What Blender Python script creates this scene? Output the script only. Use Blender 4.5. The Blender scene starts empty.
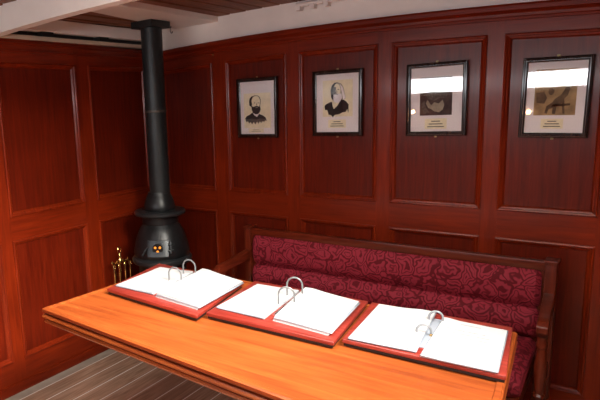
import bpy, bmesh, math, random
from mathutils import Vector, Matrix
random.seed(4)
S = bpy.context.scene
COL = S.collection
PI = math.pi

# ------------------------------------------------------------------ materials
def new_mat(name):
    m = bpy.data.materials.new(name); m.use_nodes = True
    nt = m.node_tree
    return m, nt, nt.nodes['Principled BSDF']

def N(nt, t, **kw):
    n = nt.nodes.new(t)
    for k, v in kw.items():
        if hasattr(n, k): setattr(n, k, v)
        else: n.inputs[k].default_value = v
    return n

def plain(name, col, rough=.5, metal=0., coat=0., spec=.5, var=0.0, vscale=20):
    m, nt, b = new_mat(name)
    b.inputs['Base Color'].default_value = (*col, 1)
    b.inputs['Roughness'].default_value = rough
    b.inputs['Metallic'].default_value = metal
    b.inputs['Coat Weight'].default_value = coat
    b.inputs['Specular IOR Level'].default_value = spec
    if var:
        tc = N(nt, 'ShaderNodeTexCoord'); no = N(nt, 'ShaderNodeTexNoise'); no.inputs['Scale'].default_value = vscale
        no.inputs['Detail'].default_value = 4
        rp = N(nt, 'ShaderNodeValToRGB')
        rp.color_ramp.elements[0].position = .3; rp.color_ramp.elements[1].position = .7
        rp.color_ramp.elements[0].color = (*[c*(1-var) for c in col], 1)
        rp.color_ramp.elements[1].color = (*[min(1, c*(1+var)) for c in col], 1)
        nt.links.new(tc.outputs['Object'], no.inputs['Vector'])
        nt.links.new(no.outputs['Fac'], rp.inputs['Fac'])
        nt.links.new(rp.outputs['Color'], b.inputs['Base Color'])
    return m

def wood(name, dark, mid, light, axis, scale=1.0, rough=.30, coat=.08, bump=.04, coat_rough=.10, spec=.24):
    m, nt, b = new_mat(name)
    tc = N(nt, 'ShaderNodeTexCoord'); mp = N(nt, 'ShaderNodeMapping')
    s = [34*scale]*3; s[axis] = 2.2*scale
    mp.inputs['Scale'].default_value = s
    n1 = N(nt, 'ShaderNodeTexNoise'); n1.inputs['Scale'].default_value = 1.6; n1.inputs['Detail'].default_value = 6
    n1.inputs['Roughness'].default_value = .62; n1.inputs['Distortion'].default_value = .6
    rp = N(nt, 'ShaderNodeValToRGB'); cr = rp.color_ramp
    cr.elements[0].position = .30; cr.elements[0].color = (*dark, 1)
    cr.elements[1].position = .74; cr.elements[1].color = (*light, 1)
    e = cr.elements.new(.5); e.color = (*mid, 1)
    # broad tone drift between boards
    n2 = N(nt, 'ShaderNodeTexNoise'); n2.inputs['Scale'].default_value = 2.2; n2.inputs['Detail'].default_value = 2
    mr = N(nt, 'ShaderNodeMapRange'); mr.inputs['From Min'].default_value = .3; mr.inputs['From Max'].default_value = .7
    mr.inputs['To Min'].default_value = .78; mr.inputs['To Max'].default_value = 1.18
    mx = N(nt, 'ShaderNodeVectorMath', operation='SCALE')
    nt.links.new(tc.outputs['Object'], mp.inputs['Vector'])
    nt.links.new(mp.outputs['Vector'], n1.inputs['Vector'])
    nt.links.new(n1.outputs['Fac'], rp.inputs['Fac'])
    nt.links.new(tc.outputs['Object'], n2.inputs['Vector'])
    nt.links.new(n2.outputs['Fac'], mr.inputs['Value'])
    nt.links.new(rp.outputs['Color'], mx.inputs[0]); nt.links.new(mr.outputs['Result'], mx.inputs['Scale'])
    nt.links.new(mx.outputs['Vector'], b.inputs['Base Color'])
    b.inputs['Roughness'].default_value = rough
    b.inputs['Specular IOR Level'].default_value = spec
    b.inputs['Coat Weight'].default_value = coat; b.inputs['Coat Roughness'].default_value = coat_rough
    if bump:
        bp = N(nt, 'ShaderNodeBump'); bp.inputs['Strength'].default_value = bump; bp.inputs['Distance'].default_value = .004
        nt.links.new(n1.outputs['Fac'], bp.inputs['Height']); nt.links.new(bp.outputs['Normal'], b.inputs['Normal'])
    return m

MAH = ((.124, .0094, .0017), (.178, .0148, .0024), (.236, .0225, .0035))
mahX = wood('mahogany_grain_x', *MAH, 0)
mahY = wood('mahogany_grain_y', *MAH, 1)
mahZ = wood('mahogany_grain_z', *MAH, 2)
PAN = ((.078, .0055, .0015), (.114, .0086, .0020), (.156, .0132, .0029))
panZ = wood('mahogany_panel', *PAN, 2)
WAL = ((.062, .0072, .0026), (.100, .0125, .0042), (.145, .021, .007))
benX = wood('bench_wood_x', *WAL, 0, rough=.30, coat=.18)
benY = wood('bench_wood_y', *WAL, 1, rough=.30, coat=.18)
benZ = wood('bench_wood_z', *WAL, 2, rough=.30, coat=.18)
TAB = ((.25, .044, .010), (.36, .076, .015), (.46, .112, .023))
tabX = wood('table_varnish_x', *TAB, 0, scale=.7, rough=.35, coat=.3, bump=.03, coat_rough=.25)
tabY = wood('table_varnish_y', *TAB, 1, scale=.7, rough=.35, coat=.3, bump=.03, coat_rough=.25)
tabE = wood('table_edge', (.13, .018, .006), (.20, .030, .008), (.30, .05, .012), 0, rough=.3, coat=.4)
TRY = ((.18, .018, .012), (.27, .031, .021), (.36, .052, .034))
tray_m = wood('tray_wood', *TRY, 0, scale=1.3, rough=.3, coat=.4)
ceil_m = wood('deck_plank_underside', (.12, .044, .022), (.22, .085, .042), (.32, .135, .07), 1, rough=.55, coat=0, bump=.15)
floor_m = wood('weathered_plank', (.28, .170, .102), (.46, .295, .190), (.64, .45, .315), 1, scale=1.1, rough=.7, coat=0, bump=.2)
caulk = plain('pale_caulk', (.92, .88, .80), .8)
seam_m = plain('dark_seam', (.02, .013, .009), .8)
grey_plank = plain('grey_waterway', (.42, .36, .28), .8, var=.18, vscale=9)
white_p = plain('white_paint', (.88, .84, .79), .45, var=.05, vscale=5)
cream_p = plain('cream_paint', (.60, .50, .38), .5, var=.12, vscale=7)
iron = plain('black_cast_iron', (.011, .012, .013), .36, metal=.35, var=.25, vscale=40)
iron_pipe = plain('black_flue_iron', (.018, .022, .023), .42, metal=.3, var=.2, vscale=18)
iron_l = plain('worn_iron', (.035, .039, .042), .32, metal=.6)
brass = plain('polished_brass', (.78, .52, .20), .22, metal=1.)
dull_brass = plain('dull_brass', (.34, .23, .11), .45, metal=.8)
steel = plain('nickel_steel', (.78, .78, .77), .2, metal=1.)
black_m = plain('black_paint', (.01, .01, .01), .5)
frame_m = wood('dark_frame_wood', (.012, .006, .004), (.022, .010, .007), (.04, .016, .010), 2, rough=.25, coat=.5)
mat_board = plain('mat_board', (.86, .77, .76), .8)
print_paper = plain('print_paper', (.86, .74, .52), .8, var=.08, vscale=30)
ink_d = plain('ink_dark', (.012, .010, .010), .8)
ink_m = plain('ink_mid', (.10, .085, .07), .8, var=.5, vscale=90)
ink_l = plain('ink_light', (.36, .30, .22), .8, var=.15, vscale=80)
sepia = plain('sepia_print', (.36, .23, .11), .8, var=.35, vscale=22)
sepia_d = plain('sepia_shadow', (.12, .075, .04), .8, var=.4, vscale=40)
dk_photo = plain('dark_photo', (.055, .035, .03), .8, var=.5, vscale=28)
paper = plain('white_paper', (.54, .545, .55), .75)
sleeve = plain('plastic_sleeve', (.36, .40, .46), .18)
type_ink = plain('pale_type', (.30, .31, .34), .8)
plastic_ring = plain('white_plastic_ring', (.26, .27, .29), .15)
ring_white = plain('white_ring', (.20, .205, .21), .3, metal=.3)

def velvet():
    m, nt, b = new_mat('crimson_damask')
    tc = N(nt, 'ShaderNodeTexCoord')
    nd = N(nt, 'ShaderNodeTexNoise'); nd.inputs['Scale'].default_value = 13; nd.inputs['Detail'].default_value = 2
    sub = N(nt, 'ShaderNodeVectorMath', operation='SUBTRACT'); sub.inputs[1].default_value = (.5, .5, .5)
    scl = N(nt, 'ShaderNodeVectorMath', operation='SCALE'); scl.inputs['Scale'].default_value = .11
    add = N(nt, 'ShaderNodeVectorMath', operation='ADD')
    vo = N(nt, 'ShaderNodeTexVoronoi', feature='DISTANCE_TO_EDGE'); vo.inputs['Scale'].default_value = 12.5
    rp = N(nt, 'ShaderNodeValToRGB'); cr = rp.color_ramp
    dk, lt, md = (.090, .0022, .006, 1), (.225, .018, .032, 1), (.110, .004, .009, 1)
    cr.elements[0].position = .035; cr.elements[0].color = dk
    cr.elements[1].position = .07; cr.elements[1].color = lt
    for ps, cc in ((.15, lt), (.18, md), (.22, md), (.25, lt), (.36, lt), (.40, dk)):
        e = cr.elements.new(ps); e.color = cc
    L = nt.links.new
    L(tc.outputs['Object'], nd.inputs['Vector']); L(nd.outputs['Color'], sub.inputs[0]); L(sub.outputs[0], scl.inputs[0])
    L(tc.outputs['Object'], add.inputs[0]); L(scl.outputs[0], add.inputs[1]); L(add.outputs[0], vo.inputs['Vector'])
    L(vo.outputs['Distance'], rp.inputs['Fac']); L(rp.outputs['Color'], b.inputs['Base Color'])
    b.inputs['Roughness'].default_value = .75
    b.inputs['Sheen Weight'].default_value = .08; b.inputs['Sheen Tint'].default_value = (.9, .08, .12, 1); b.inputs['Specular IOR Level'].default_value = .2
    bp = N(nt, 'ShaderNodeBump'); bp.inputs['Strength'].default_value = .25; bp.inputs['Distance'].default_value = .003
    L(rp.outputs['Color'], bp.inputs['Height']); L(bp.outputs['Normal'], b.inputs['Normal'])
    return m
velvet_m = velvet()

def glass():
    m = bpy.data.materials.new('picture_glass'); m.use_nodes = True; nt = m.node_tree
    for n in list(nt.nodes): nt.nodes.remove(n)
    o = N(nt, 'ShaderNodeOutputMaterial'); mix = N(nt, 'ShaderNodeMixShader')
    t = N(nt, 'ShaderNodeBsdfTransparent'); g = N(nt, 'ShaderNodeBsdfGlossy'); g.inputs['Roughness'].default_value = .02
    f = N(nt, 'ShaderNodeFresnel'); f.inputs['IOR'].default_value = 1.5
    nt.links.new(f.outputs[0], mix.inputs[0]); nt.links.new(t.outputs[0], mix.inputs[1]); nt.links.new(g.outputs[0], mix.inputs[2])
    nt.links.new(mix.outputs[0], o.inputs['Surface'])
    return m
glass_m = glass()

def ember():
    m, nt, b = new_mat('ember_glow')
    b.inputs['Base Color'].default_value = (.8, .22, .02, 1)
    b.inputs['Emission Color'].default_value = (1, .30, .02, 1); b.inputs['Emission Strength'].default_value = .8
    return m
ember_m = ember()

# ------------------------------------------------------------------ mesh helpers
class MB:
    def __init__(self): self.bm = bmesh.new()
    def faces(self, verts, faces, mi=0, smooth=False):
        vs = [self.bm.verts.new(v) for v in verts]
        for f in faces:
            try:
                fc = self.bm.faces.new([vs[i] for i in f]); fc.material_index = mi; fc.smooth = smooth
            except ValueError: pass
        return self
    def box(self, lo, hi, mi=0, bev=0., seg=2):
        t = bmesh.new()
        x0, y0, z0 = lo; x1, y1, z1 = hi
        vs = [t.verts.new(p) for p in ((x0,y0,z0),(x1,y0,z0),(x1,y1,z0),(x0,y1,z0),(x0,y0,z1),(x1,y0,z1),(x1,y1,z1),(x0,y1,z1))]
        for f in ((3,2,1,0),(4,5,6,7),(0,1,5,4),(1,2,6,5),(2,3,7,6),(3,0,4,7)): t.faces.new([vs[i] for i in f])
        if bev: bmesh.ops.bevel(t, geom=t.edges[:], offset=bev, segments=seg, profile=.6, affect='EDGES')
        return self.merge(t, mi)
    def merge(self, t, mi=0, smooth=None, mat=None):
        t.verts.index_update()
        vs = [self.bm.verts.new(mat @ v.co if mat else v.co) for v in t.verts]
        for f in t.faces:
            try:
                g = self.bm.faces.new([vs[v.index] for v in f.verts]); g.material_index = mi; g.smooth = f.smooth if smooth is None else smooth
            except ValueError: pass
        t.free(); return self
    def prism(self, base, top, mi=0, bev=0., seg=2, smooth=False):
        t = bmesh.new(); n = len(base)
        a = [t.verts.new(p) for p in base]; b = [t.verts.new(p) for p in top]
        t.faces.new(a[::-1]); t.faces.new(b)
        for i in range(n): t.faces.new([a[i], a[(i+1)%n], b[(i+1)%n], b[i]])
        bmesh.ops.recalc_face_normals(t, faces=t.faces[:])
        if bev: bmesh.ops.bevel(t, geom=t.edges[:], offset=bev, segments=seg, profile=.6, affect='EDGES')
        return self.merge(t, mi, smooth)
    def lathe(self, prof, c=(0,0,0), seg=48, mi=0, axis='z', smooth=True):
        vs = []; fs = []
        for r, z in prof:
            for k in range(seg):
                a = 2*PI*k/seg; p = (r*math.cos(a), r*math.sin(a), z)
                if axis == 'y': p = (p[0], p[2], p[1])
                if axis == 'x': p = (p[2], p[0], p[1])
                vs.append(tuple(p[i]+c[i] for i in range(3)))
        for j in range(len(prof)-1):
            for k in range(seg):
                fs.append((j*seg+k, j*seg+(k+1)%seg, (j+1)*seg+(k+1)%seg, (j+1)*seg+k))
        fs.append(tuple(range(seg))[::-1]); m = (len(prof)-1)*seg; fs.append(tuple(range(m, m+seg)))
        return self.faces(vs, fs, mi, smooth)
    def tube(self, pts, rad, seg=12, mi=0, caps=True):
        pts = [Vector(p) for p in pts]; n = len(pts)
        rr = rad if isinstance(rad, (list, tuple)) else [rad]*n
        vs = []; fs = []; prev = None
        for i, p in enumerate(pts):
            d = (pts[min(i+1, n-1)]-pts[max(i-1, 0)]).normalized()
            if prev is None:
                u = d.orthogonal().normalized()
            else:
                u = (prev - d*prev.dot(d)).normalized()
            prev = u; w = d.cross(u)
            for k in range(seg):
                a = 2*PI*k/seg; vs.append(p + (u*math.cos(a)+w*math.sin(a))*rr[i])
        for i in range(n-1):
            for k in range(seg): fs.append((i*seg+k, i*seg+(k+1)%seg, (i+1)*seg+(k+1)%seg, (i+1)*seg+k))
        if caps: fs.append(tuple(range(seg))[::-1]); fs.append(tuple(range((n-1)*seg, n*seg)))
        return self.faces(vs, fs, mi, True)
    def ring(self, quad, prof, to3d, mi=0):
        # quad: 4 (s,t) corners in order; prof: (inset, height); mitred moulding strip round the opening
        sg = [(1,1),(-1,1),(-1,-1),(1,-1)]
        vs = []; fs = []; n = len(prof)
        for (s, t), (a, b) in zip(quad, sg):
            for ins, h in prof: vs.append(to3d(s+a*ins, t+b*ins, h))
        for c in range(4):
            d = (c+1) % 4
            for j in range(n-1): fs.append((c*n+j, d*n+j, d*n+j+1, c*n+j+1))
        return self.faces(vs, fs, mi)

def shade_auto(me, ang=35):
    import numpy as np
    try:
        for p in me.polygons: p.use_smooth = True
        me.set_sharp_from_angle(angle=math.radians(ang))
    except Exception: pass

def obj(name, mb, mats, parent=None, loc=None, smooth=False, world=False, **props):
    """mb coords are relative to loc (or to the parent's origin); world=True: coords are world, re-based on the parent/loc."""
    bm = mb.bm
    origin = Vector(loc) if loc is not None else Vector((0,0,0))
    if world:
        base = Vector(parent['_w']) if parent is not None else origin
        bmesh.ops.translate(bm, verts=bm.verts[:], vec=-base)
    bmesh.ops.recalc_face_normals(bm, faces=bm.faces[:])
    me = bpy.data.meshes.new(name); bm.to_mesh(me); bm.free()
    for m in (mats if isinstance(mats, (list, tuple)) else [mats]): me.materials.append(m)
    if smooth: shade_auto(me)
    o = bpy.data.objects.new(name, me); COL.objects.link(o)
    if parent is not None:
        o.parent = parent
        if loc is not None: o.location = loc
        o['_w'] = tuple(Vector(parent['_w']) + (Vector(loc) if loc is not None else Vector((0,0,0))))
    else:
        o.location = origin; o['_w'] = tuple(origin)
    for k, v in props.items(): o[k] = v
    return o

def thing(name, label, category, loc=(0,0,0), rz=0., group=None):
    o = bpy.data.objects.new(name, None); COL.objects.link(o)
    o.location = loc; o.rotation_euler = (0, 0, rz); o.empty_display_size = .05
    o['label'] = label; o['category'] = category; o['_w'] = tuple(loc)
    if group: o['group'] = group
    return o

def tag(o, label, category, group=None):
    o['label'] = label; o['category'] = category
    if group: o['group'] = group
    return o

def copy_tree(o, parent=None):
    c = o.copy(); COL.objects.link(c)
    if parent is not None: c.parent = parent
    for ch in list(o.children): copy_tree(ch, c)
    return c

def structure(o, label=None):
    o['kind'] = 'structure'
    if label: o['label'] = label
    return o

# ------------------------------------------------------------------ the room
XR, YF = 4.1, -3.75          # right wall, front wall behind the viewer
def cam_(x): return -.022*(x-1.3)**2            # deck camber: rails and deck arch across the cabin
def backmap(s, t, h): return (s, -h, t)
def leftmap(s, t, h): return (h, -s, t)

# mouldings: a raised bead on the frame's edge, stepping down to the panel
BEAD = [(-.004, .0), (-.003, .006), (.003, .009), (.008, .007), (.011, .002), (.018, -.001), (.022, -.006), (.026, -.0125)]
REC = -.012

def panelled_wall(name, mp, spans, L, ztop, pt, zl=(.155, .878), zu=(1.019, None), mats=None, label='', horiz=None):
    """spans: list of (s0,s1) openings; wall runs s = -.0 .. L"""
    w = MB()
    # backing board
    def bx(s0, s1, t0, t1, h0, h1, mi, tb=None):
        # top may slope with camber: t1 callable
        f = (lambda s: t1(s)) if callable(t1) else (lambda s: t1)
        g = (lambda s: t0(s)) if callable(t0) else (lambda s: t0)
        a = [mp(s0, g(s0), h0), mp(s1, g(s1), h0), mp(s1, g(s1), h1), mp(s0, g(s0), h1)]
        b = [mp(s0, f(s0), h0), mp(s1, f(s1), h0), mp(s1, f(s1), h1), mp(s0, f(s0), h1)]
        w.prism(a, b, mi)
    n = max(1, int(L/.4))
    for i in range(n):
        s0, s1 = L*i/n, L*(i+1)/n
        bx(s0, s1, 0., ztop, -.06, -.0132, 1)
    edges = [0.] + [e for sp in spans for e in sp] + [L]
    for i in range(0, len(edges), 2):              # stiles, full height
        if edges[i+1]-edges[i] > .002: bx(edges[i], edges[i+1], 0., ztop, -.014, 0., 1)
    for s0, s1 in spans:                           # rails
        bx(s0, s1, 0., zl[0], -.014, -.0003, 0)
        bx(s0, s1, zl[1], zu[0], -.014, -.0003, 0)
        bx(s0, s1, pt, ztop, -.014, -.0003, 0)
    o = structure(obj(name, w, [horiz, mahZ]), label)
    for s0, s1 in spans:
        for t0, t1 in ((zl[0], lambda s: zl[1]), (zu[0], pt)):
            q = [(s0, t0), (s1, t0), (s1, t1(s1)), (s0, t1(s0))]
            m = MB(); m.ring(q, BEAD, mp)
            obj('panel_moulding', m, mahZ, o)
            p = MB(); e = .0255
            fq = [(s0+e, t0+e), (s1-e, t0+e), (s1-e, t1(s1)-e), (s0+e, t1(s0)-e)]
            p.prism([mp(s, t, -.0131) for s, t in fq], [mp(s, t, -.0108) for s, t in fq])
            obj('recessed_panel', p, panZ, o)
    return o

ptB = lambda s: 1.866-.02*(s-1.3)**2
topB = lambda s: 2.15+cam_(s)
spB = [(.050, .4899), (.6021, 1.0361), (1.1248, 1.5903), (1.6712, 2.1196), (2.2002, 2.600), (2.695, 3.12), (3.21, 3.64), (3.73, 4.06)]
wall_back = panelled_wall('wall_back', backmap, spB, XR, lambda s: 1.985+cam_(s), ptB, horiz=mahX,
    label='dark red mahogany panelled wall behind the bench')
ptL = lambda s: 1.856
spL = [(.115, .626), (.733, 1.271), (1.349, 1.89), (1.99, 2.53), (2.63, 3.17), (3.27, 3.68)]
wall_left = panelled_wall('wall_left', leftmap, spL, -YF, lambda s: 1.975+.012*s, ptL, horiz=mahY, zl=(.189, .878),
    label='red mahogany panelled wall at the left, sunlit low down')

# cornice on the back wall, stepped, following the camber
c = MB()
prof = [(0, 1.930), (-.006, 1.932), (-.008, 1.942), (-.014, 1.946), (-.016, 1.958), (-.024, 1.966), (-.034, 1.972), (-.034, 1.990), (-.030, 2.000), (0, 2.000)]
K = 24; vs = []; fs = []
for i in range(K+1):
    x = XR*i/K
    for y, z in prof: vs.append((x, y-.0005, z+cam_(x)))
n = len(prof)
for i in range(K):
    for j in range(n): fs.append((i*n+j, i*n+(j+1)%n, (i+1)*n+(j+1)%n, (i+1)*n+j))
fs.append(tuple(range(n))); fs.append(tuple(range(K*n, K*n+n)))
c.faces(vs, fs); obj('cornice', c, mahX, wall_back)
# frieze bead on the left wall
c = MB(); c.box((.0003, YF+.02, 1.912), (.010, -.012, 1.926), bev=.003); c.box((.0003, YF+.02, 1.955), (.014, -.012, 1.968), bev=.004)
obj('cornice', c, mahY, wall_left)

# white band above the back cornice
b = MB(); K = 14
for i in range(K):
    x0, x1 = XR*i/K, XR*(i+1)/K
    b.prism([(x0,-.012,1.99+cam_(x0)),(x1,-.012,1.99+cam_(x1)),(x1,.06,1.99+cam_(x1)),(x0,.06,1.99+cam_(x0))],
            [(x0,-.012,2.20),(x1,-.012,2.20),(x1,.06,2.20),(x0,.06,2.20)])
structure(obj('trim_1', b, white_p), 'white painted band between the back cornice and the deck')
# left wall head: cream shelf strip, dark gap, white shelf beam
b = MB(); b.box((-.05, YF, 1.985), (.022, -.013, 2.008), bev=.003)
structure(obj('trim_2', b, cream_p), 'cream ledge strip along the top of the left wall')
b = MB(); b.box((-.06, YF, 1.96), (-.02, -.013, 2.2)); 
for y in (-.50, -.93): b.box((-.03, y-.04, 2.0082), (.029, y+.04, 2.0338))
structure(obj('trim_3', b, black_m), 'dark gap with black blocks above the cream ledge')
b = MB(); b.box((-.05, YF, 2.034), (.03, -.013, 2.106), bev=.006)
structure(obj('trim_4', b, white_p), 'white shelf beam running along the left wall head')
# white carlin beside the flue, along y
b = MB(); b.prism([(.44,-1.25,2.100),(.60,-1.25,2.104),(.565,-.013,2.104),(.205,-.013,2.100)], [(.44,-1.25,2.16),(.60,-1.25,2.16),(.565,-.013,2.16),(.205,-.013,2.16)], bev=.004)
structure(obj('trim_5', b, white_p), 'white painted deck timber over the stove pipe')
# white deck beam across, in front
b = MB(); K = 16
for i in range(K):
    x0, x1 = .012+(XR-.012)*i/K, .012+(XR-.012)*(i+1)/K
    z0, z1 = 2.025+cam_(x0)*1.15, 2.025+cam_(x1)*1.15
    b.prism([(x0,-1.31,z0),(x1,-1.31,z1),(x1,-1.25,z1),(x0,-1.25,z0)], [(x0,-1.31,3.20),(x1,-1.31,3.20),(x1,-1.25,3.20),(x0,-1.25,3.20)])
structure(obj('trim_6', b, white_p), 'big white painted deck beam at the upper left')

# deck overhead: planks along y, with a skylight opening
HX0, HX1, HY0, HY1 = 1.05, 3.95, -2.40, -1.31
b = MB(); x = -.05; k = 0
while x < XR+.02:
    w = .118; x1 = x+w
    zc = 2.147+cam_(x+w/2)
    segs = [(YF-.02, .02)]
    if x1 > HX0 and x < HX1: segs = [(YF-.02, HY0), (-1.28, .02)]
    for y0, y1 in segs: b.box((x+.0035, y0, zc), (x1-.0035, y1, zc+.045), bev=.004)
    if segs[0][1] == .02 or True:
        for y0, y1 in segs: b.box((x-.004, y0, zc+.010), (x+.004, y1, zc+.04), mi=1)
    x = x1; k += 1
structure(obj('ceiling', b, [ceil_m, seam_m]), 'brown planked deck overhead')
# skylight coaming (white) and an added light-blocking board
b = MB()
b.box((HX0-.06, HY0-.06, 2.10), (HX0, -1.31, 3.20)); b.box((HX1, HY0-.06, 2.10), (HX1+.06, -1.31, 3.20)); b.box((HX0, HY0-.06, 2.10), (HX1, HY0, 3.20))
b.box((1.93, HY0, 2.10), (1.99, HY1, 2.70))  # added unseen board, keeps the low daylight off the upper left wall
structure(obj('trim_7', b, white_p), 'white skylight coaming over the table with an added light-blocking board')

# floor: planks along y with pale caulk lines
b = MB()
b.box((-.03, YF, -.06), (.085, .03, 0.), mi=2)
x = .085; fl = [(x, x)]
while x < XR:
    w = .128; y = YF
    b.box((x, YF, -.06), (x+.009, .03, -.0005), mi=1)
    b.box((x+.008, YF, -.06), (min(x+w, XR+.05), .03, 0.), mi=0)
    x += w
structure(obj('floor', b, [floor_m, caulk, grey_plank]), 'weathered plank floor with pale caulked seams')

b = MB(); b.prism([(0,YF,.0),(.014,YF,.0),(.014,-.014,.0),(0,-.014,.0)], [(0,YF,.056),(.008,YF,.056),(.008,-.014,.056),(0,-.014,.056)])
structure(obj('baseboard_left', b, mahY), 'low mahogany baseboard along the left wall')
b = MB(); b.prism([(.014,-.014,0),(XR,-.014,0),(XR,0,0),(.014,0,0)], [(.014,-.008,.056),(XR,-.008,.056),(XR,0,.056),(.014,0,.056)])
structure(obj('baseboard_back', b, mahX), 'low mahogany baseboard along the back wall')

# right wall and the wall behind the viewer (with a long window)
b = MB(); b.box((XR, YF, -.05), (XR+.08, .06, 2.2))
for y0 in (-3.6, -2.7, -1.8, -.9):
    b.box((XR-.012, y0, .2), (XR+.001, y0+.75, .85), bev=.004); b.box((XR-.012, y0, 1.0), (XR+.001, y0+.75, 1.82), bev=.004)
structure(obj('wall_right', b, mahZ), 'mahogany panelled wall at the right')
WX0, WX1, WZ0, WZ1 = .25, 2.95, 1.615, 1.80
b = MB()
b.box((-.06, YF-.08, -.05), (XR+.08, YF, WZ0)); b.box((-.06, YF-.08, WZ1), (XR+.08, YF, 2.2))
b.box((-.06, YF-.08, WZ0), (WX0, YF, WZ1)); b.box((WX1, YF-.08, WZ0), (XR+.08, YF, WZ1))
for x0 in (.15, 1.0, 1.85, 2.7):
    b.box((x0, YF-.001, .2), (x0+.7, YF+.012, .85), bev=.004); b.box((x0, YF-.001, 1.0), (x0+.7, YF+.012, 1.5), bev=.004)
structure(obj('wall_front', b, mahZ), 'mahogany wall behind the viewer with a long low window')
b = MB()
for z0, z1 in ((WZ0-.02, WZ0+.012), (WZ1-.012, WZ1+.02)): b.box((WX0-.02, YF-.05, z0), (WX1+.02, YF+.014, z1), bev=.003)
for x in (WX0-.02, WX1-.012): b.box((x, YF-.05, WZ0), (x+.032, YF+.014, WZ1), bev=.003)
structure(obj('window_1', b, white_p), 'long low white framed window behind the viewer')

# ------------------------------------------------------------------ potbelly stove
SX, SY = .318, -.388
st = thing('potbelly_stove', 'black cast iron potbelly stove with flue pipe in the panelled corner', 'stove', (SX, SY, 0))
m = MB(); m.lathe([(.125,.42),(.150,.44),(.158,.50),(.155,.585),(.152,.60)]); m.lathe([(.135,.30),(.155,.31),(.155,.33),(.13,.345),(.12,.42)])
obj('fire_pot', m, iron, st, smooth=True)
m = MB(); m.lathe([(.150,.596),(.186,.600),(.195,.610),(.195,.628),(.186,.640),(.176,.646)])
obj('belly_rim', m, iron_l, st, smooth=True)
m = MB(); m.lathe([(.176,.644),(.182,.665),(.179,.69),(.170,.73),(.158,.77),(.144,.805),(.130,.832),(.118,.848),(.114,.855)])
obj('belly', m, iron, st, smooth=True)
m = MB(); m.lathe([(.114,.853),(.118,.858),(.118,.905),(.112,.912)])
obj('collar', m, iron, st, smooth=True)
m = MB(); m.lathe([(.10,.908),(.158,.910),(.166,.918),(.166,.930),(.158,.938),(.10,.942)])
obj('top_plate', m, iron_l, st, smooth=True)
m = MB(); m.lathe([(.098,.940),(.102,.948),(.100,.968),(.092,1.000),(.080,1.028),(.072,1.045),(.070,1.055)])
obj('flue_cone', m, iron, st, smooth=True)
m = MB(); m.lathe([(.0655,1.04),(.0655,2.100)], (.008,.003,0))
fp = obj('flue_pipe', m, iron_pipe, st, smooth=True)
m = MB(); m.lathe([(.0665,1.555),(.0680,1.558),(.0680,1.566),(.0665,1.570)], (.008,.003,0))
obj('pipe_joint', m, plain('pipe_seam', (.10,.085,.07), .4, metal=.5), fp, smooth=True)
m = MB(); m.box((-.077,-.085,2.060),(.093,.085,2.0995), bev=.004)
obj('ceiling_plate', m, iron_pipe, st, smooth=True)
m = MB(); m.box((-.14,-.14,.0),(.14,.14,.02), bev=.006)
m.lathe([(.145,.02),(.15,.05),(.14,.16),(.13,.25),(.135,.31)])
obj('ash_base', m, iron, st, smooth=True)
for a in (45, 135, 225, 315):
    ca, sa = math.cos(math.radians(a)), math.sin(math.radians(a))
    m = MB(); m.tube([(ca*.12, sa*.12, .17), (ca*.165, sa*.165, .12), (ca*.172, sa*.172, .05), (ca*.185, sa*.185, .012)], [.022,.024,.018,.022])
    obj('leg', m, iron, st, smooth=True)
# fire door facing the table; built in a frame whose y axis points out of the belly
ang = math.radians(-56)
dirv = Vector((math.cos(ang), math.sin(ang), 0)); side = Vector((-dirv.y, dirv.x, 0))
def dm(u, h, v): return tuple(dirv*h + side*u + Vector((0,0,v)))
def fdpt(u, v, out):
    r = .182-(max(0, v-.665)*.32)
    return dm(u, math.sqrt(max(.0001, r*r-u*u*.8))+out, v)
m = MB()
W_, V0, V1 = .066, .672, .768
gu, gv = 10, 4
vs = []; fs = []
for lay in (.004, .016):
    for j in range(gv+1):
        for i in range(gu+1): vs.append(fdpt(-W_+2*W_*i/gu, V0+(V1-V0)*j/gv, lay))
M_ = (gu+1)*(gv+1)
for j in range(gv):
    for i in range(gu):
        a = j*(gu+1)+i; q = (a, a+1, a+gu+2, a+gu+1)
        fs += [tuple(t+M_ for t in q), q[::-1]]
per = [i for i in range(gu+1)] + [j*(gu+1)+gu for j in range(1, gv+1)] + [gv*(gu+1)+i for i in range(gu-1, -1, -1)] + [j*(gu+1) for j in range(gv-1, 0, -1)]
for a, b_ in zip(per, per[1:]+per[:1]): fs.append((a, b_, b_+M_, a+M_))
m.faces(vs, fs)
door = obj('fire_door', m, iron_l, st, smooth=True)
def disc_on(mb, u, v, r, o0, o1, mi=0, seg=20):
    c0 = Vector(fdpt(u, v, o0)); c1 = Vector(fdpt(u, v, o1)); z = Vector((0,0,1))
    b0 = [c0+side*(r*math.cos(2*PI*k/seg))+z*(r*math.sin(2*PI*k/seg)) for k in range(seg)]
    b1 = [p+(c1-c0) for p in b0]
    mb.prism(b0, b1, mi)
m = MB(); disc_on(m, 0, .722, .034, .012, .021); disc_on(m, 0, .722, .007, .02, .027)
obj('draught_wheel', m, iron, door)
for k in range(3):
    a = PI/2*3 + 2*PI/3*k
    c0 = Vector(fdpt(0, .722, .0205))+side*(.017*math.cos(a))+Vector((0,0,.017*math.sin(a)))
    b0 = [c0+side*(.0078*math.cos(2*PI*q/18))+Vector((0,0,.0078*math.sin(2*PI*q/18))) for q in range(18)]
    m = MB(); m.prism(b0, [p+dirv*.0018 for p in b0])
    obj('ember_hole', m, ember_m, door, label='orange glowing hole of the draught wheel')
m = MB()
for v in (.705, .742):
    m.tube([fdpt(.062, v, .012), fdpt(.082, v, .016), fdpt(.098, v, .010)], .007)
m.tube([fdpt(.08, .690, .016), fdpt(.08, .757, .014)], .006)
obj('hinge', m, iron_l, door, smooth=True)
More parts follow.
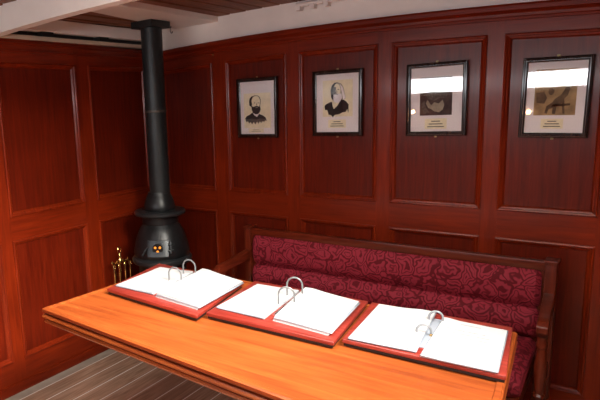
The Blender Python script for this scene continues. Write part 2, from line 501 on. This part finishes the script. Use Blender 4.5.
m = MB(); m.tube([fdpt(-.060, .73, .018), fdpt(-.078, .715, .026), fdpt(-.098, .680, .026)], [.006,.006,.008])
obj('latch', m, iron_l, door, smooth=True)

# ------------------------------------------------------------------ brass fire tools
TX, TY, TZ0 = .050, -.515, -.030
ts = thing('tool_hanger', 'brass fire tool hanger with ring handle on the wall left of the stove', 'fire tool hanger', (TX, TY, TZ0))
m = MB(); m.lathe([(.004,.50),(.006,.51),(.006,.60)], seg=16); obj('stem', m, brass, ts, smooth=True)
m = MB()
m.lathe([(.006,.60),(.013,.606),(.016,.615),(.014,.628),(.009,.638),(.012,.648),(.008,.662),(.005,.672)], seg=20)
obj('finial', m, brass, ts, smooth=True)
m = MB(); m.tube([(0, .016*math.sin(2*PI*k/20), .692+.021*-math.cos(2*PI*k/20)) for k in range(21)], .0032, seg=8)
obj('ring_handle', m, brass, ts, smooth=True)
m = MB(); m.tube([(-TX-.0105,0,.52),(0,0,.52)], .005); m.lathe([(.016,-TX-.0105),(.016,-TX-.006),(.008,-TX-.002)], (0,0,.52), seg=18, axis='x')
obj('wall_bracket', m, brass, ts, smooth=True)
m = MB(); m.tube([(0,-.075,.612),(0,.075,.612)], .006)
obj('crossbar', m, brass, ts, smooth=True)
HY = (-.072, -.026, .026, .072)
for y in HY:
    m = MB(); m.lathe([(.003,-.010),(.010,-.004),(.010,.004),(.003,.010)], (0,y,.622), seg=12)
    m.tube([(.004, y, .610), (.020, y, .602), (.024, y, .614)], .0032, seg=8)
    obj('hook', m, brass, ts, smooth=True)
def tool(name, label, cat, dy, build):
    t = thing(name, label, cat, (TX+.0195, TY+dy, TZ0))
    m = MB(); m.tube([(.0, .0095*math.sin(2*PI*k/14), .592+.013*-math.cos(2*PI*k/14)) for k in range(15)], .0022, seg=8)
    m.lathe([(.004,.46),(.008,.475),(.007,.52),(.009,.55),(.006,.568),(.004,.580)], seg=14)
    obj('handle', m, brass, t, smooth=True)
    m = MB(); m.tube([(0,0,.47),(0,0,.28)], .0036, seg=10); obj('shaft', m, brass, t, smooth=True)
    m = MB(); build(m); obj(name+'_head', m, iron if name == 'hearth_brush' else brass, t, smooth=True)
tool('poker', 'brass poker on the hanger hook farthest from the stove', 'poker', HY[0], lambda m: m.tube([(0,0,.29),(0,0,.21),(0,-.014,.225)], [.004,.004,.002]))
def shov(m): m.prism([(-.004,-.020,.20),(-.004,.020,.20),(-.004,.014,.29),(-.004,-.014,.29)], [(.003,-.020,.20),(.003,.020,.20),(.003,.014,.29),(.003,-.014,.29)], bev=.002)
tool('hearth_shovel', 'brass hearth shovel on the second hanger hook from the left', 'shovel', HY[1], shov)
tool('hearth_brush', 'brass handled hearth brush on the third hanger hook from the left', 'brush', HY[2], lambda m: m.lathe([(.008,.29),(.015,.28),(.018,.21),(.015,.205)], seg=20))
def tong(m): m.tube([(0,-.002,.29),(0,-.012,.25),(0,-.002,.20)], .003); m.tube([(0,.002,.29),(0,.012,.25),(0,.002,.20)], .003)
tool('fire_tongs', 'brass fire tongs on the hanger hook nearest the stove', 'tongs', HY[3], tong)

# ------------------------------------------------------------------ bench
BX0, BX1 = .872, 2.462
bn = thing('bench', 'dark wood settle with crimson damask upholstery behind the table', 'bench', (1.667, -.30, 0))
def W(mb, name, mat, smooth=False, parent=bn, **kw): return obj(name, mb, mat, parent, smooth=smooth, world=True, **kw)
m = MB(); m.box((BX0+.02,-.205,.795),(BX1-.02,-.165,.838), bev=.006); m.box((BX0+.02,-.196,.40),(BX1-.02,-.165,.80), bev=.002)
W(m, 'back_rail', benX, True)
# back cushion: padded, with a horizontal tuck and buttons
def padded(name, x0, x1, prof, th_y, nx, edge, tufts=()):
    """prof(t)-> (y,z) front outline over t 0..1"""
    m = MB(); nz = 30; vs = []; fs = []
    for i in range(nx+1):
        u = i/nx; x = x0+(x1-x0)*u
        d = min(x-x0, x1-x); sh = 0 if d > edge else 1-math.sqrt(max(0, 1-(1-d/edge)**2))
        for j in range(nz+1):
            y, z, ny, nzv = prof(j/nz)
            off = -sh*edge*.8
            for (tx, tz, dp) in tufts:
                r2 = (x-tx)**2+(z-tz)**2; off -= dp*math.exp(-r2/.0011)
            vs.append((x, y+ny*off, z+nzv*off))
    n = nz+1
    for i in range(nx):
        for j in range(nz): fs.append((i*n+j, (i+1)*n+j, (i+1)*n+j+1, i*n+j+1))
    fs.append(tuple(range(n))); fs.append(tuple(nx*n+j for j in range(n)))
    for i in range(nx): fs.append((i*n, (i+1)*n, (i+1)*n+nz, i*n+nz))
    m.faces(vs, fs, 0, True)
    return m
def back_prof(t):
    # from top rear, over the front, to the bottom
    z = .797-.325*t
    bulge = .036*(1-abs(2*((t-.0)/.56)-1)**3.0) if t < .56 else .046*(1-abs(2*((t-.56)/.44)-1)**3.0)
    return (-.200-max(0, bulge), z, -1, 0)
tf = []
cx0, cx1 = BX0+.034, BX1-.034
for k in range(9): tf.append((cx0+.1+(cx1-cx0-.2)*k/8, .797-.325*.56, .010))
W(padded('c', cx0, cx1, back_prof, 0, 80, .03, tf), 'back_cushion', velvet_m, True)
def seat_prof(t):
    pts = [(-.205,.470),(-.215,.478),(-.30,.486),(-.50,.488),(-.62,.482),(-.668,.465),(-.682,.435),(-.676,.40),(-.66,.385)]
    f = t*(len(pts)-1); i = min(int(f), len(pts)-2); g = f-i
    y = pts[i][0]*(1-g)+pts[i+1][0]*g; z = pts[i][1]*(1-g)+pts[i+1][1]*g
    a = min(1, max(0, (t-.55)/.3)); return (y, z, -a, 1-a)
W(padded('s', cx0, cx1, seat_prof, 0, 60, .03), 'seat_cushion', velvet_m, True)
m = MB(); m.box((cx0,-.66,.30),(cx1,-.625,.384), bev=.004); W(m, 'front_rail', benX)
m = MB(); m.box((cx0,-.63,.34),(cx1,-.195,.382)); W(m, 'seat_board', benX)
for sx in (BX0, BX1):
    s = 1 if sx == BX1 else -1
    m = MB()
    m.box((sx-.022,-.215,.05),(sx+.022,-.150,.836), bev=.004)
    p = W(m, 'rear_post', benZ, True)
    m = MB(); m.box((sx-.027,-.222,.834),(sx+.027,-.143,.847), bev=.004); m.box((sx-.023,-.217,.826),(sx+.023,-.148,.835), bev=.002)
    W(m, 'post_cap', benZ, True, parent=p)
    # arm: sweeps down and forward into a rolled scroll
    sh = [(-.216,.700),(-.24,.697),(-.29,.690),(-.35,.681),(-.42,.673),(-.47,.672),(-.505,.668),(-.528,.650),(-.532,.625),(-.515,.603),(-.488,.598),(-.468,.610),(-.455,.628),(-.40,.634),(-.33,.638),(-.27,.642),(-.216,.640)]
    fl_ = lambda y: sx+s*.046*(-.216-y)
    m = MB(); m.prism([(fl_(y)-.021,y,z) for y,z in sh], [(fl_(y)+.021,y,z) for y,z in sh], bev=.005, smooth=False)
    W(m, 'armrest', benY, True)
    m = MB()
    ax_ = sx+s*.0125
    m.box((ax_-.022,-.512,.0),(ax_+.022,-.468,.30), bev=.003)
    m.lathe([(.020,.30),(.026,.305),(.026,.318),(.018,.324),(.024,.332),(.024,.342),(.017,.350),(.021,.40),(.024,.45),(.021,.50),(.016,.545),(.022,.555),(.022,.566),(.018,.575),(.021,.605)], (ax_,-.490,0), seg=24)
    W(m, 'arm_post', benZ, True)
    m = MB(); m.box((sx-.014,-.47,.12),(sx+.014,-.21,.17), bev=.003); W(m, 'side_stretcher', benY)
    m = MB(); m.box((sx-.014,-.47,.31),(sx+.014,-.21,.38), bev=.003); W(m, 'side_rail', benY)
    m = MB(); m.box((sx-.022,-.215,.0),(sx+.022,-.150,.052), bev=.006)
    W(m, 'rear_foot', benZ)

# ------------------------------------------------------------------ table
TZ = .752
tq = [(.748,-1.650), (2.520,-1.782), (2.443,-.893), (.800,-.868)]      # FL, FR, BR, BL
tb = thing('table', 'long orange varnished wooden table holding three open binders', 'table', (1.63, -1.30, 0))
def inset(q, d):
    cx = sum(p[0] for p in q)/4; cy = sum(p[1] for p in q)/4
    return [(x+(d if x < cx else -d), y+(d if y < cy else -d)) for x, y in q]
def q3(q, z): return [(x, y, z) for x, y in q]
iq = inset(tq, .026)
m = MB(); m.prism(q3(iq, TZ-.04), q3(iq, TZ-.0025))
obj('tabletop', m, tabX, tb, world=True)
# edge: raised lip, then two stepped bands with dark grooves between
prf = [(.0275, -.030), (.0275, .0), (.024, .0022), (.009, .0022), (.002, -.003), (.0, -.012), (.003, -.017), (.014, -.019), (.014, -.023), (.005, -.026), (.0, -.034), (.0, -.040), (.004, -.043), (.015, -.045), (.015, -.048), (.009, -.051), (.005, -.059), (.008, -.066), (.05, -.066)]
m = MB(); n = len(prf); vs = []; fs = []
for d, z in prf: vs += q3(inset(tq, d), TZ+z)
mis = []
for j in range(n-1):
    for k in range(4): fs.append((j*4+k, j*4+(k+1)%4, (j+1)*4+(k+1)%4, (j+1)*4+k))
m.faces(vs, fs)
m.bm.faces.ensure_lookup_table()
for i, f in enumerate(m.bm.faces):
    j = i//4
    f.material_index = 1 if j in (4, 5, 6, 7, 8, 12, 13, 14) else 0
obj('table_edge', m, [tabX, tabE], tb, world=True)
for x in (1.62, 2.20):
    m = MB()
    m.box((x-.035,-1.46,0),(x+.035,-1.02,.06), bev=.01); m.box((x-.03,-1.48,.63),(x+.03,-1.02,.70), bev=.006)
    m.box((x-.028,-1.30,.05),(x+.028,-1.15,.64), bev=.006)
    obj('trestle_leg', m, tabE, tb, world=True)
m = MB(); m.box((1.60,-1.245,.28),(2.22,-1.205,.38), bev=.006); obj('stretcher', m, tabE, tb, world=True)

# ------------------------------------------------------------------ ring binders on wooden boards
def P2(fl, fr, bl, br, u, v):
    a = fl.lerp(fr, u); b = bl.lerp(br, u); return a.lerp(b, v)
def page_stack(quad, z0, hfun, nu=18, nv=8, skew=0.0):
    """quad FL,FR,BL,BR (world xy) of the TOP sheet; sides run down to z0 and splay a little."""
    fl, fr, bl, br = [Vector((*p, 0)) for p in quad]
    m = MB(); vs = []; fs = []
    for j in range(nv+1):
        for i in range(nu+1):
            p = P2(fl, fr, bl, br, i/nu, j/nv); vs.append((p.x, p.y, z0+hfun(i/nu, j/nv)))
    n = nu+1
    for j in range(nv):
        for i in range(nu): a = j*n+i; fs.append((a, a+1, a+n+1, a+n))
    T = len(vs)
    for j in range(nv+1):
        for i in range(nu+1):
            p = P2(fl, fr, bl, br, i/nu, j/nv); vs.append((p.x+skew, p.y-abs(skew)*.6, z0))
    for j in range(nv):
        for i in range(nu): a = T+j*n+i; fs.append((a, a+n, a+n+1, a+1))
    per = [i for i in range(n)] + [j*n+nu for j in range(1, nv+1)] + [nv*n+i for i in range(nu-1, -1, -1)] + [j*n for j in range(nv-1, 0, -1)]
    for a, b in zip(per, per[1:]+per[:1]): fs.append((a, b, b+T, a+T))
    m.faces(vs, fs, 0, True)
    return m
def sheet(quad, hfun, z0, th=.0008, grow=.004, nu=18, nv=4):
    fl, fr, bl, br = [Vector((*p, 0)) for p in quad]
    c = (fl+fr+bl+br)/4
    fl, fr, bl, br = [p+(p-c).normalized()*grow for p in (fl, fr, bl, br)]
    m = MB(); vs = []; fs = []; n = nu+1
    for lay in (0, th):
        for j in range(nv+1):
            for i in range(nu+1):
                p = P2(fl, fr, bl, br, i/nu, j/nv); vs.append((p.x, p.y, z0+lay+hfun(i/nu, j/nv)))
    T = n*(nv+1)
    for j in range(nv):
        for i in range(nu):
            a = j*n+i; fs.append((a, a+n, a+n+1, a+1)); a += T; fs.append((a, a+1, a+n+1, a+n))
    per = [i for i in range(n)] + [j*n+nu for j in range(1, nv+1)] + [nv*n+i for i in range(nu-1, -1, -1)] + [j*n for j in range(nv-1, 0, -1)]
    for a, b in zip(per, per[1:]+per[:1]): fs.append((a, b, b+T, a+T))
    m.faces(vs, fs, 0, True); return m
def arch(p0, p1, top, r=.0030, n=18):
    p0, p1 = Vector(p0), Vector(p1); pts = []
    hw = (p1-p0).length/2; mid = (p0+p1)/2; leg = top-hw
    pts.append(p0)
    for k in range(n+1):
        a = PI*k/n; pts.append(mid+(p0-mid)*math.cos(a)+Vector((0,0,max(leg,0)+math.sin(a)*min(hw, top))))
    pts.append(p1)
    return pts
BZ = TZ+.0027
def binder(label, tray, L, R, rings, kind):
    fl, fr, br = [Vector((*p, 0)) for p in tray]; bl = fl+(br-fr)
    bl = fl.lerp(bl, 1)
    o = thing('ring_binder', label, 'ring binder', tuple(((fl+br)/2)+Vector((0,0,BZ))), group='open ring binders along the table')
    q = [fl, fr, br, bl]
    cen = (fl+fr+br+bl)/4
    def qq(d, z): return [tuple(p+(cen-p).normalized()*d+Vector((0,0,z))) for p in q]
    m = MB(); m.prism(qq(.006, BZ), qq(.006, BZ+.010)); obj('shadow_base', m, black_m, o, world=True)  # black slab stands in for the shadow band under the board
    m = MB(); m.prism(qq(0, BZ+.0095), qq(0, BZ+.024), bev=.0035, seg=3); obj('wooden_board', m, tray_m, o, world=True, smooth=True)
    z0 = BZ+.0242
    # clip plate along the spine
    Lq = [Vector((*p, 0)) for p in L]; Rq = [Vector((*p, 0)) for p in R]
    f0 = (Lq[1]+Rq[0])/2; b0 = (Lq[3]+Rq[2])/2; ax = (b0-f0).normalized(); sd = Vector((ax.y, -ax.x, 0))
    m = MB(); pa = f0.lerp(b0, .16); pb = f0.lerp(b0, .93); w = .011 if kind == 'arch' else .019
    m.prism([tuple(p+Vector((0,0,z0))) for p in (pa-sd*w, pa+sd*w, pb+sd*w, pb-sd*w)], [tuple(p+Vector((0,0,z0+.003))) for p in (pa-sd*w*.6, pa+sd*w*.6, pb+sd*w*.6, pb-sd*w*.6)], bev=.0008)
    obj('ring_plate', m, steel if kind == 'arch' else sleeve, o, world=True)
    if kind == 'arch':
        hl = lambda u, v: .007+.005*u*u; hr = lambda u, v: .025*(1-.25*u)-.007*math.exp(-(u/.10)**2)*.6+.004*v*math.exp(-((u-.06)/.25)**2)
        sk = .008
    else:
        hl = lambda u, v: .010+.005*math.exp(-((u-.80)/.22)**2)*(.35+.65*v); hr = lambda u, v: .0085+.004*math.exp(-((u-.05)/.14)**2)
        sk = .003
    for nm, Q, h, s in (('left', L, hl, 0.0), ('right', R, hr, -sk)):
        ps = obj('page_stack', page_stack(Q, z0, h, skew=s), paper, o, world=True, smooth=True)
        obj('plastic_sleeve', sheet(Q, lambda u, v, h=h: h(u, v)*.55, z0, grow=.007), sleeve, ps, world=True)
        if kind != 'arch' and nm == 'right':
            a, b_, c_, d_ = [Vector((*p, 0)) for p in R]
            t = MB()
            for row in range(9):
                v = .90-.085*row; u0, u1 = (.30, .62) if row == 0 else (.10, .86-.14*((row*7) % 3)/2)
                if row == 1: continue
                z = z0+.0006
                pts = []
                for k in range(13):
                    u = u0+(u1-u0)*k/12
                    p = P2(a, b_, c_, d_, u, v); pp = P2(a, b_, c_, d_, u, v+.014)
                    pts.append((p, pp, z+h(u, v)))
                vs = []; fs = []
                for p, pp, zz in pts: vs += [(p.x, p.y, zz), (pp.x, pp.y, zz)]
                for k in range(12):
                    if row == 0 or (k*5+row*3) % 4: fs.append((2*k, 2*k+2, 2*k+3, 2*k+1))
                t.faces(vs, fs)
            obj('printed_text', t, type_ink, ps, world=True, label='faint lines of pale grey type')
    for (p0, p1, top) in rings:
        a = (*p0, z0+.001); b = (*p1, z0+.001)
        m = MB(); m.tube(arch(a, b, top), .0035 if kind == 'arch' else .0040, seg=10)
        r_ = obj('ring', m, ring_white if kind == 'arch' else plastic_ring, o, world=True, smooth=True)
        for c_ in (a, b):
            m = MB(); m.lathe([(.0055,0),(.006,.004),(.0045,.010),(.003,.012)], (c_[0], c_[1], z0), seg=14)
            obj('ring_socket', m, brass if kind != 'arch' else steel, r_, world=True, smooth=True)
    return o
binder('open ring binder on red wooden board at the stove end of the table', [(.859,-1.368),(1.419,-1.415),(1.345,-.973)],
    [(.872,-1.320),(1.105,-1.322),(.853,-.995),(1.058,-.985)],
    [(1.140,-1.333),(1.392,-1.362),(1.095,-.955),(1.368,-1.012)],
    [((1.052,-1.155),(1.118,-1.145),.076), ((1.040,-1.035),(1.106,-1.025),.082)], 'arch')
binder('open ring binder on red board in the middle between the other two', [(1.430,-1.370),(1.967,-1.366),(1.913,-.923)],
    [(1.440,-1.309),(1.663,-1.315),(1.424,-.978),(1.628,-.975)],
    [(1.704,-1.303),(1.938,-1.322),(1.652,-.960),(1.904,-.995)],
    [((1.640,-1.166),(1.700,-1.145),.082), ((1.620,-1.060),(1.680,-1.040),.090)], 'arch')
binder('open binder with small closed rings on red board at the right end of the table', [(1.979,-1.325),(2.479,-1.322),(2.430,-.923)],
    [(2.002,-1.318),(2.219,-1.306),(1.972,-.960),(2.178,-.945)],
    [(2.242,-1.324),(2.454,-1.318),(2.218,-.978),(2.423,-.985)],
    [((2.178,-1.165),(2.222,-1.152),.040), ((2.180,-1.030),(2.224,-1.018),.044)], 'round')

# ------------------------------------------------------------------ framed pictures
def picture(label, cx, cz, w, h, draw, group, rot=0.):
    o = thing('picture_frame', label, 'picture', (cx, -.0005, cz), group=group)
    o.rotation_euler = (0, rot, 0)
    hw, hh = w/2, h/2
    mp = lambda s, t, d: (s, -d, t)
    m = MB(); q = [(-hw,-hh),(hw,-hh),(hw,hh),(-hw,hh)]
    m.ring(q, [(0,0),(0,.016),(.003,.020),(.009,.021),(.012,.017),(.016,.017),(.019,.013),(.022,.012),(.022,.004)], mp)
    obj('frame', m, frame_m, o)
    m = MB(); e = .0215; m.prism([(-hw+e,-.0005,-hh+e),(hw-e,-.0005,-hh+e),(hw-e,-.0005,hh-e),(-hw+e,-.0005,hh-e)], [(-hw+e,-.005,-hh+e),(hw-e,-.005,-hh+e),(hw-e,-.005,hh-e),(-hw+e,-.005,hh-e)])
    obj('mat', m, mat_board, o)
    m = MB(); ms = draw(m); obj('print', m, ms, o)
    m = MB(); e = .0205; m.prism([(-hw+e,-.0085,-hh+e),(hw-e,-.0085,-hh+e),(hw-e,-.0085,hh-e),(-hw+e,-.0085,hh-e)], [(-hw+e,-.0100,-hh+e),(hw-e,-.0100,-hh+e),(hw-e,-.0100,hh-e),(-hw+e,-.0100,hh-e)])
    obj('glass', m, glass_m, o)
    for s in (1, -1):
        m = MB(); m.box((-.006,-.003,min(s*(hh-.004), s*(hh+.009))),(.006,-.0005,max(s*(hh-.004), s*(hh+.009))), bev=.001)
        m.lathe([(.0032,0),(.0032,-.002),(.002,-.0035)], (0,-.003,s*(hh+.006)), seg=12, axis='y')
        obj('hanging_plate', m, dull_brass, o)
    return o

def layer(mb, pts, mi, lay, f):
    z = -.0052-.00035*lay
    mb.faces([(f(x, y)[0], z, f(x, y)[1]) for x, y in pts], [tuple(range(len(pts)))], mi)
def ell(cx, cy, rx, ry, a0=0, a1=360, n=22): return [(cx+rx*math.cos(math.radians(a0+(a1-a0)*k/n)), cy+ry*math.sin(math.radians(a0+(a1-a0)*k/n))) for k in range(n+(0 if a1-a0 == 360 else 1))]
def rect(x0, y0, x1, y1): return [(x0,y0),(x1,y0),(x1,y1),(x0,y1)]
def caption(mb, x0, y0, x1, y1, f, lay, rows=3):
    layer(mb, rect(x0,y0,x1,y1), 1, lay, f)
    for k in range(rows):
        yy = y0+(y1-y0)*(k+.8)/(rows+.8); ins = (x1-x0)*(.30 if k == 0 else .12+.06*(k % 2))
        layer(mb, rect(x0+ins, yy, x1-ins, yy+(y1-y0)*.09), 3, lay+1, f)
PM = [mat_board, print_paper, ink_d, ink_m, ink_l, sepia, sepia_d, dk_photo]

def draw1(mb):      # bald bearded man in a dark coat, engraved
    f = lambda x, y: ((x-139)*.00100, -(y-186)*.00078)
    # crop frame: mat 4..272 wide, -4..380 tall
    layer(mb, rect(40, 70, 235, 345), 1, 0, f)
    layer(mb, [(46,268),(58,250),(84,236),(104,220),(150,232),(176,246),(198,262),(206,290),(194,286),(186,300),(176,290),(166,306),(154,292),(146,312),(134,294),(122,318),(110,296),(98,316),(88,296),(76,308),(68,290),(56,298)], 3, 1, f)
    layer(mb, [(48,266),(62,248),(86,236),(104,222),(116,246),(136,262),(152,236),(178,246),(196,262),(190,276),(160,270),(130,278),(96,268),(70,276)], 2, 2, f)
    layer(mb, [(104,218),(114,240),(136,258),(150,234),(146,224),(120,226)], 0, 3, f)
    layer(mb, [(84,166),(80,140),(84,112),(98,95),(122,87),(146,90),(160,104),(166,130),(162,160),(158,190),(104,190),(94,176)], 3, 3, f)
    layer(mb, [(96,164),(94,140),(100,112),(112,98),(128,92),(144,95),(155,108),(161,130),(157,160),(152,186),(108,186),(100,176)], 1, 4, f)
    layer(mb, [(82,164),(80,136),(84,112),(98,95),(114,90),(104,108),(98,130),(102,156),(98,172),(90,172)], 2, 5, f)
    layer(mb, [(112,146),(120,143),(130,146),(120,149)], 2, 5, f); layer(mb, [(140,147),(148,144),(156,148),(148,150)], 2, 5, f)
    layer(mb, [(133,148),(138,150),(140,166),(132,168)], 4, 5, f)
    layer(mb, [(100,168),(110,178),(124,172),(138,170),(152,176),(160,172),(164,196),(158,218),(144,234),(126,236),(108,224),(98,198)], 2, 6, f)
    layer(mb, [(126,182),(142,180),(146,184),(128,186)], 4, 7, f)
    caption(mb, 72, 349, 182, 381, f, 1, 2)
    return PM
def draw2(mb):      # man with long white hair and beard in a dark coat
    f = lambda x, y: ((x-148)*.00089, -(y-198)*.00079)
    layer(mb, rect(48, 36, 250, 292), 1, 0, f)
    layer(mb, [(60,215),(72,202),(104,186),(134,196),(180,168),(206,186),(224,210),(222,268),(214,240),(204,262),(186,262),(160,276),(130,280),(118,298),(104,280),(88,278),(80,244),(64,244)], 2, 1, f)
    layer(mb, [(112,186),(140,190),(176,166),(150,214),(124,240),(116,216)], 1, 2, f)
    layer(mb, [(106,110),(112,72),(130,54),(152,52),(176,64),(190,90),(197,128),(206,164),(190,178),(166,170),(152,182),(128,182),(110,166)], 4, 3, f)
    layer(mb, [(118,140),(118,104),(124,74),(142,60),(162,70),(170,104),(168,140),(150,160),(132,160)], 1, 4, f)
    layer(mb, [(118,140),(118,104),(122,84),(140,84),(138,110),(144,130),(134,140)], 3, 5, f)
    layer(mb, [(106,150),(104,104),(112,72),(130,54),(150,53),(134,66),(122,92),(118,130),(128,158),(122,176),(110,164)], 2, 5, f)
    layer(mb, [(124,102),(134,98),(142,102),(134,105)], 2, 5, f); layer(mb, [(148,102),(156,98),(164,103),(156,105)], 2, 5, f)
    layer(mb, [(143,106),(147,107),(150,122),(142,124)], 4, 5, f)
    layer(mb, [(118,126),(128,134),(146,129),(164,134),(176,130),(180,160),(168,186),(150,198),(130,190),(118,164)], 0, 5, f)
    layer(mb, [(134,134),(146,131),(158,135),(146,138)], 3, 6, f)
    layer(mb, [(166,64),(184,88),(194,128),(205,162),(188,176),(180,130),(172,92)], 0, 5, f)
    caption(mb, 86, 314, 206, 372, f, 1, 3)
    return PM
def draw3(mb):      # dark print of a pale reclining form
    f = lambda x, y: ((x-161)*.00073, -(y-205)*.00082)
    layer(mb, rect(52, 70, 266, 302), 7, 0, f)
    layer(mb, [(92,228),(104,206),(112,216),(116,232),(126,246)], 4, 1, f)
    layer(mb, [(96,232),(108,212),(128,240),(150,222),(180,230),(204,208),(216,238),(206,268),(182,284),(150,278),(128,262),(110,256)], 4, 1, f)
    layer(mb, [(84,176),(110,160),(150,170),(190,156),(236,176),(230,200),(190,196),(150,214),(110,200)], 3, 1, f)
    layer(mb, [(58,230),(84,212),(92,250),(120,284),(80,292)], 3, 1, f)
    layer(mb, ell(158, 120, 30, 26), 3, 1, f)
    caption(mb, 88, 322, 234, 386, f, 1, 3)
    return PM
def draw4(mb):      # faded sepia print of a seated figure with a raised arm
    f = lambda x, y: ((x-176)*.00068, -(y-198)*.00079)
    layer(mb, rect(56, 38, 294, 298), 5, 0, f)
    layer(mb, [(120,286),(130,246),(160,226),(176,204),(206,186),(222,160),(240,130),(258,146),(246,186),(228,206),(236,290),(224,290),(214,230),(188,250),(182,292),(164,290),(166,256),(142,266),(136,290)], 6, 1, f)
    layer(mb, ell(152, 164, 17, 20), 6, 1, f)
    layer(mb, [(64,170),(112,164),(130,200),(116,232),(70,226)], 6, 1, f)
    layer(mb, [(160,236),(262,232),(262,244),(160,250)], 6, 1, f)
    caption(mb, 104, 318, 232, 374, f, 1, 3)
    return PM
G = 'framed pictures along the back wall'
picture('dark framed portrait engraving of a bald man with a short black beard', .835, 1.557, .292, .367, draw1, G)
picture('dark framed portrait of a man with long white hair and beard', 1.365, 1.566, .298, .367, draw2, G)
picture('dark framed picture with a small dark print of a pale shape', 1.898, 1.565, .293, .365, draw3, G, math.radians(-.4))
picture('dark framed picture with a faded sepia print, nearest the right wall', 2.412, 1.552, .272, .360, draw4, G, math.radians(.8))

# ------------------------------------------------------------------ small fittings
hk = thing('ceiling_hook', 'small black hook under the deck beside the stove pipe', 'hook', (.262,-.13,2.100))
m = MB(); m.lathe([(.010,0),(.010,-.004),(.003,-.008)], seg=14); m.tube([(0,0,-.004),(0,0,-.03),(.006,0,-.042),(.016,0,-.040),(.018,0,-.030)], .003, seg=8)
obj('hook', m, black_m, hk, smooth=True)
m = MB(); m.lathe([(.006,0),(.006,-.004),(.003,-.007)], (0,0,0), seg=14, axis='y')
tag(obj('brass_screw', m, brass, loc=(.505,-.001,1.908), smooth=True), 'small brass screw head in the rail above the corner panel', 'screw')
cp = thing('conduit', 'white painted conduit clipped to the band over the second picture', 'conduit', (1.0,-.0435,2.110))
m = MB(); m.tube([(.135+.12*i, 0, .012+cam_(1.135+.12*i)) for i in range(24)], .0125, seg=14); obj('pipe', m, white_p, cp, smooth=True)
for x in (.15, .235, .32, .9, 1.5, 2.1):
    m = MB(); m.box((x-.014,-.016,-.020+cam_(1+x)),(x+.014,.027,.006+cam_(1+x)), bev=.004); obj('clip', m, white_p, cp)

# ------------------------------------------------------------------ light
def area(name, loc, rot, sx, sy, e, col):
    l = bpy.data.lights.new(name, 'AREA'); l.shape = 'RECTANGLE'; l.size = sx; l.size_y = sy; l.energy = e; l.color = col
    o = bpy.data.objects.new(name, l); COL.objects.link(o); o.location = loc; o.rotation_euler = rot; return o
area('skylight_daylight', (1.50, (HY0+HY1)/2, 2.66), (0,0,0), .80, HY1-HY0-.02, 18, (1, .96, .90)).data.spread = math.radians(140)
area('companionway_daylight', (3.38, (HY0+HY1)/2, 2.86), (0, math.radians(62), 0), 1.0, HY1-HY0-.02, 116, (1, .94, .84)).data.spread = math.radians(100)
area('window_daylight', ((WX0+WX1)/2, YF-.06, (WZ0+WZ1)/2), (math.radians(90), 0, 0), WX1-WX0, WZ1-WZ0, 28, (.95, .96, 1))
for x, z in ((.66, 1.42), (1.81, 1.39)):
    l = bpy.data.lights.new('candle_lamp', 'POINT'); l.energy = 2.2; l.color = (1, .55, .22); l.shadow_soft_size = .022
    o = bpy.data.objects.new('candle_lamp', l); COL.objects.link(o); o.location = (x, YF+.16, z)
w = bpy.data.worlds.new('sky'); S.world = w; w.use_nodes = True
bg = w.node_tree.nodes['Background']; bg.inputs[0].default_value = (.90, .94, 1, 1); bg.inputs[1].default_value = 3.2

# ------------------------------------------------------------------ camera
f_, pitch, yaw, roll = 563.2252, .1760, .6707, -.0430
fw = Vector((-math.sin(yaw)*math.cos(pitch), math.cos(yaw)*math.cos(pitch), -math.sin(pitch)))
r0 = Vector((math.cos(yaw), math.sin(yaw), 0)); u0 = r0.cross(fw)
cr_, sr_ = math.cos(roll), math.sin(roll)
r = r0*cr_+u0*sr_; u = u0*cr_-r0*sr_
cd = bpy.data.cameras.new('camera'); cd.sensor_width = 36; cd.lens = f_/600*36
cd.shift_x = (300-197.974)/600; cd.shift_y = (207.341-200)/600
cd.clip_start = .05
co = bpy.data.objects.new('camera', cd); COL.objects.link(co)
M4 = Matrix((r, u, -fw)).transposed().to_4x4(); M4.translation = Vector((2.7351, -3.0373, 1.5776)); co.matrix_world = M4
S.camera = co
for o in bpy.data.objects:
    if '_w' in o: del o['_w']
vs_ = S.view_settings
vs_.view_transform = 'Standard'; vs_.look = 'None'; vs_.gamma = 1; vs_.exposure = 0.0; vs_.use_curve_mapping = False
